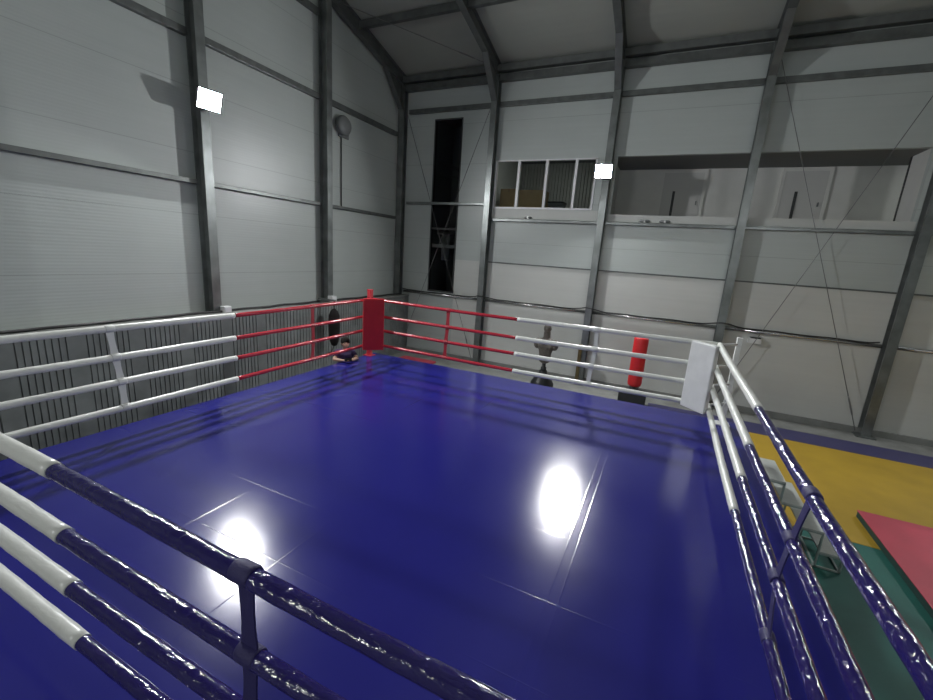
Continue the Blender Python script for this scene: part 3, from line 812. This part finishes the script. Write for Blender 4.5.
# ------------------------------------------------------------------ black hanging bag
bx, by = -7.55, 6.60
t = thing('hanging_bag', 'black elongated punching bag hanging from the shelf in front of the ribbed partition', 'punching bag', (bx, by, -.25))
part('bag', MB().lathe([(.03, -.16), (.07, -.14), (.11, -.04), (.135, .15), (.145, .40), (.135, .62), (.09, .74), (.03, .80)], (bx, by, 0), 28), 'black_leather', t)
part('hanging_strap', MB().tube([(bx, by, .79), (bx, by, .99)], .014, 8), 'cable', t)
part('bracket', MB().bar((-8.06, by, 1.0), (bx + .04, by, 1.0), .05, .04).bar((-8.06, by, .92), (-7.75, by, 1.0), .03, .03), 'steel_dark', t)
part('tail_strap', MB().tube([(bx, by, -.15), (bx - .05, by - .05, -.32), (bx - .12, by - .12, -.36)], .012, 6), 'cable', t)

# ------------------------------------------------------------------ person leaning on the edge of the ring
def person():
    X, Y = -6.03, 5.25            # stands beside the platform, chest against its edge, facing +x
    t = thing('person', 'dark-haired person in a purple T-shirt leaning on the ring edge with a phone', 'person', (X, Y, FZ))
    B = MB()
    f = Vector((.80, -.60, 0)).normalized(); s = Vector((f.y, -f.x, 0))   # forward, own right-hand side
    def P(fw, sd, z): return Vector((X, Y, z)) + f * fw + s * sd
    # legs
    for sd in (-.09, .09):
        B.tube([P(-.12, sd, -.26), P(-.08, sd, -.62), P(-.12, sd * 1.1, -.93)], [.078, .052, .036], 14)
        B.ball(P(-.08, sd, -.62), .053); B.ball(P(-.12, sd * 1.1, -.95), .04)
        B.tube([P(-.15, sd * 1.1, -.975), P(.05, sd * 1.25, -.985)], [.036, .03], 12); B.ball(P(.05, sd * 1.25, -.985), (.035, .035, .028))
    # trunk leaning forward
    B.tube([P(-.14, 0, -.32), P(-.13, 0, -.22), P(-.10, 0, -.08), P(-.06, 0, .06), P(-.02, 0, .17), P(.00, 0, .22)], [.115, .125, .105, .125, .125, .07], 20)
    for sd in (-1, 1): B.ball(P(-.02, sd * .085, .10), (.085, .085, .12)); B.ball(P(-.01, sd * .145, .165), .052); B.ball(P(-.13, sd * .06, -.26), (.085, .085, .10))
    # neck, head bowed to the phone
    B.tube([P(0, 0, .19), P(.035, 0, .30)], [.048, .042], 14)
    hc = P(.075, 0, .385)
    B.ball(hc, (.080, .078, .100)); B.ball(P(.115, 0, .345), (.055, .055, .06)); B.ball(P(.155, 0, .365), (.016, .016, .02))
    for sd in (-1, 1): B.ball(P(.065, sd * .078, .375), (.016, .016, .026)); 
    B.ball(P(.145, 0, .335), (.012, .02, .008))
    # arms: elbows out on the vinyl, hands meeting in front
    hands = []
    for sd in (-1, 1):
        sh, el, wr = P(-.01, sd * .155, .165), P(.10, sd * .235, .045), P(.265, sd * .060, .05)
        B.tube([sh, sh.lerp(el, .5), el], [.048, .043, .036], 14); B.ball(el, .037); B.ball(sh, .05)
        B.tube([el, el.lerp(wr, .4), wr], [.036, .033, .022], 14); B.ball(wr, .023)
        dr = (wr - el).normalized(); pal = wr + dr * .045
        B.tube([wr, pal, pal + dr * .03], [.022, .030, .024], 12)
        cr = dr.cross(Vector((0, 0, 1))).normalized()
        for k, ln in enumerate((.052, .060, .056, .044)):
            o0 = pal + dr * .03 + cr * (-.024 + k * .016)
            B.tube([o0 - dr * .02, o0 + dr * ln * .5 + Vector((0, 0, .006)), o0 + dr * ln * .85 + Vector((0, 0, .022))], [.009, .0085, .007], 8)
        B.tube([pal - cr * sd * .02, pal - cr * sd * .035 + dr * .02 + Vector((0, 0, .015)), pal - cr * sd * .03 + dr * .045 + Vector((0, 0, .03))], [.011, .010, .008], 8)
    o = remeshed(B, 'body', 'skin', .007, 2); wchild(o, t)
    H = MB()
    H.ball(P(.056, 0, .412), (.098, .094, .102)); H.ball(P(.02, 0, .37), (.08, .088, .09))
    o = remeshed(H, 'hair', 'hair', .01, 1); wchild(o, t)
    for sd in (-1, 1):
        part('eye', MB().ball(P(.143, sd * .028, .388), .0095, 10), 'eye', t)
    S = MB()
    S.tube([P(-.14, 0, -.30), P(-.13, 0, -.20), P(-.10, 0, -.08), P(-.06, 0, .06), P(-.02, 0, .17), P(.0, 0, .225)], [.135, .140, .122, .142, .140, .075], 20)
    for sd in (-1, 1):
        S.ball(P(-.02, sd * .085, .10), (.10, .10, .135)); S.ball(P(-.01, sd * .145, .165), .068); S.ball(P(-.13, sd * .06, -.26), (.10, .10, .11))
        sh, el = P(-.01, sd * .155, .165), P(.10, sd * .235, .045)
        S.tube([sh, sh.lerp(el, .62)], [.064, .058], 14)
    o = remeshed(S, 't_shirt', 'tshirt', .01, 2); wchild(o, t)
    for sd in (-.09, .09):
        L_ = MB(); L_.tube([P(-.12, sd, -.26), P(-.08, sd, -.62), P(-.12, sd * 1.1, -.93)], [.093, .066, .05], 14)
        part('trouser_leg', L_, 'trousers', t)
        L_ = MB(); L_.tube([P(-.19, sd * 1.1, -.97), P(-.12, sd * 1.1, -.965), P(.04, sd * 1.25, -.975), P(.10, sd * 1.3, -.985)], [.036, .046, .042, .024], 12)
        part('shoe', L_, 'black', t)
    # phone held in both hands, its own thing
    c = P(.345, 0, .085)
    ph = thing('phone', 'small dark phone held by the person leaning on the ring', 'phone', c)
    T = Matrix.Translation(c) @ Matrix.Rotation(math.atan2(f.y, f.x), 4, 'Z') @ Matrix.Rotation(-.5, 4, 'Y')
    part('phone_body', MB().box(-.005, .005, -.075, .075, -.036, .036, .003).xf(T), 'phone', ph)
    part('camera_bump', MB().box(.005, .007, -.065, -.045, .01, .03).xf(T), 'black', ph)
person()
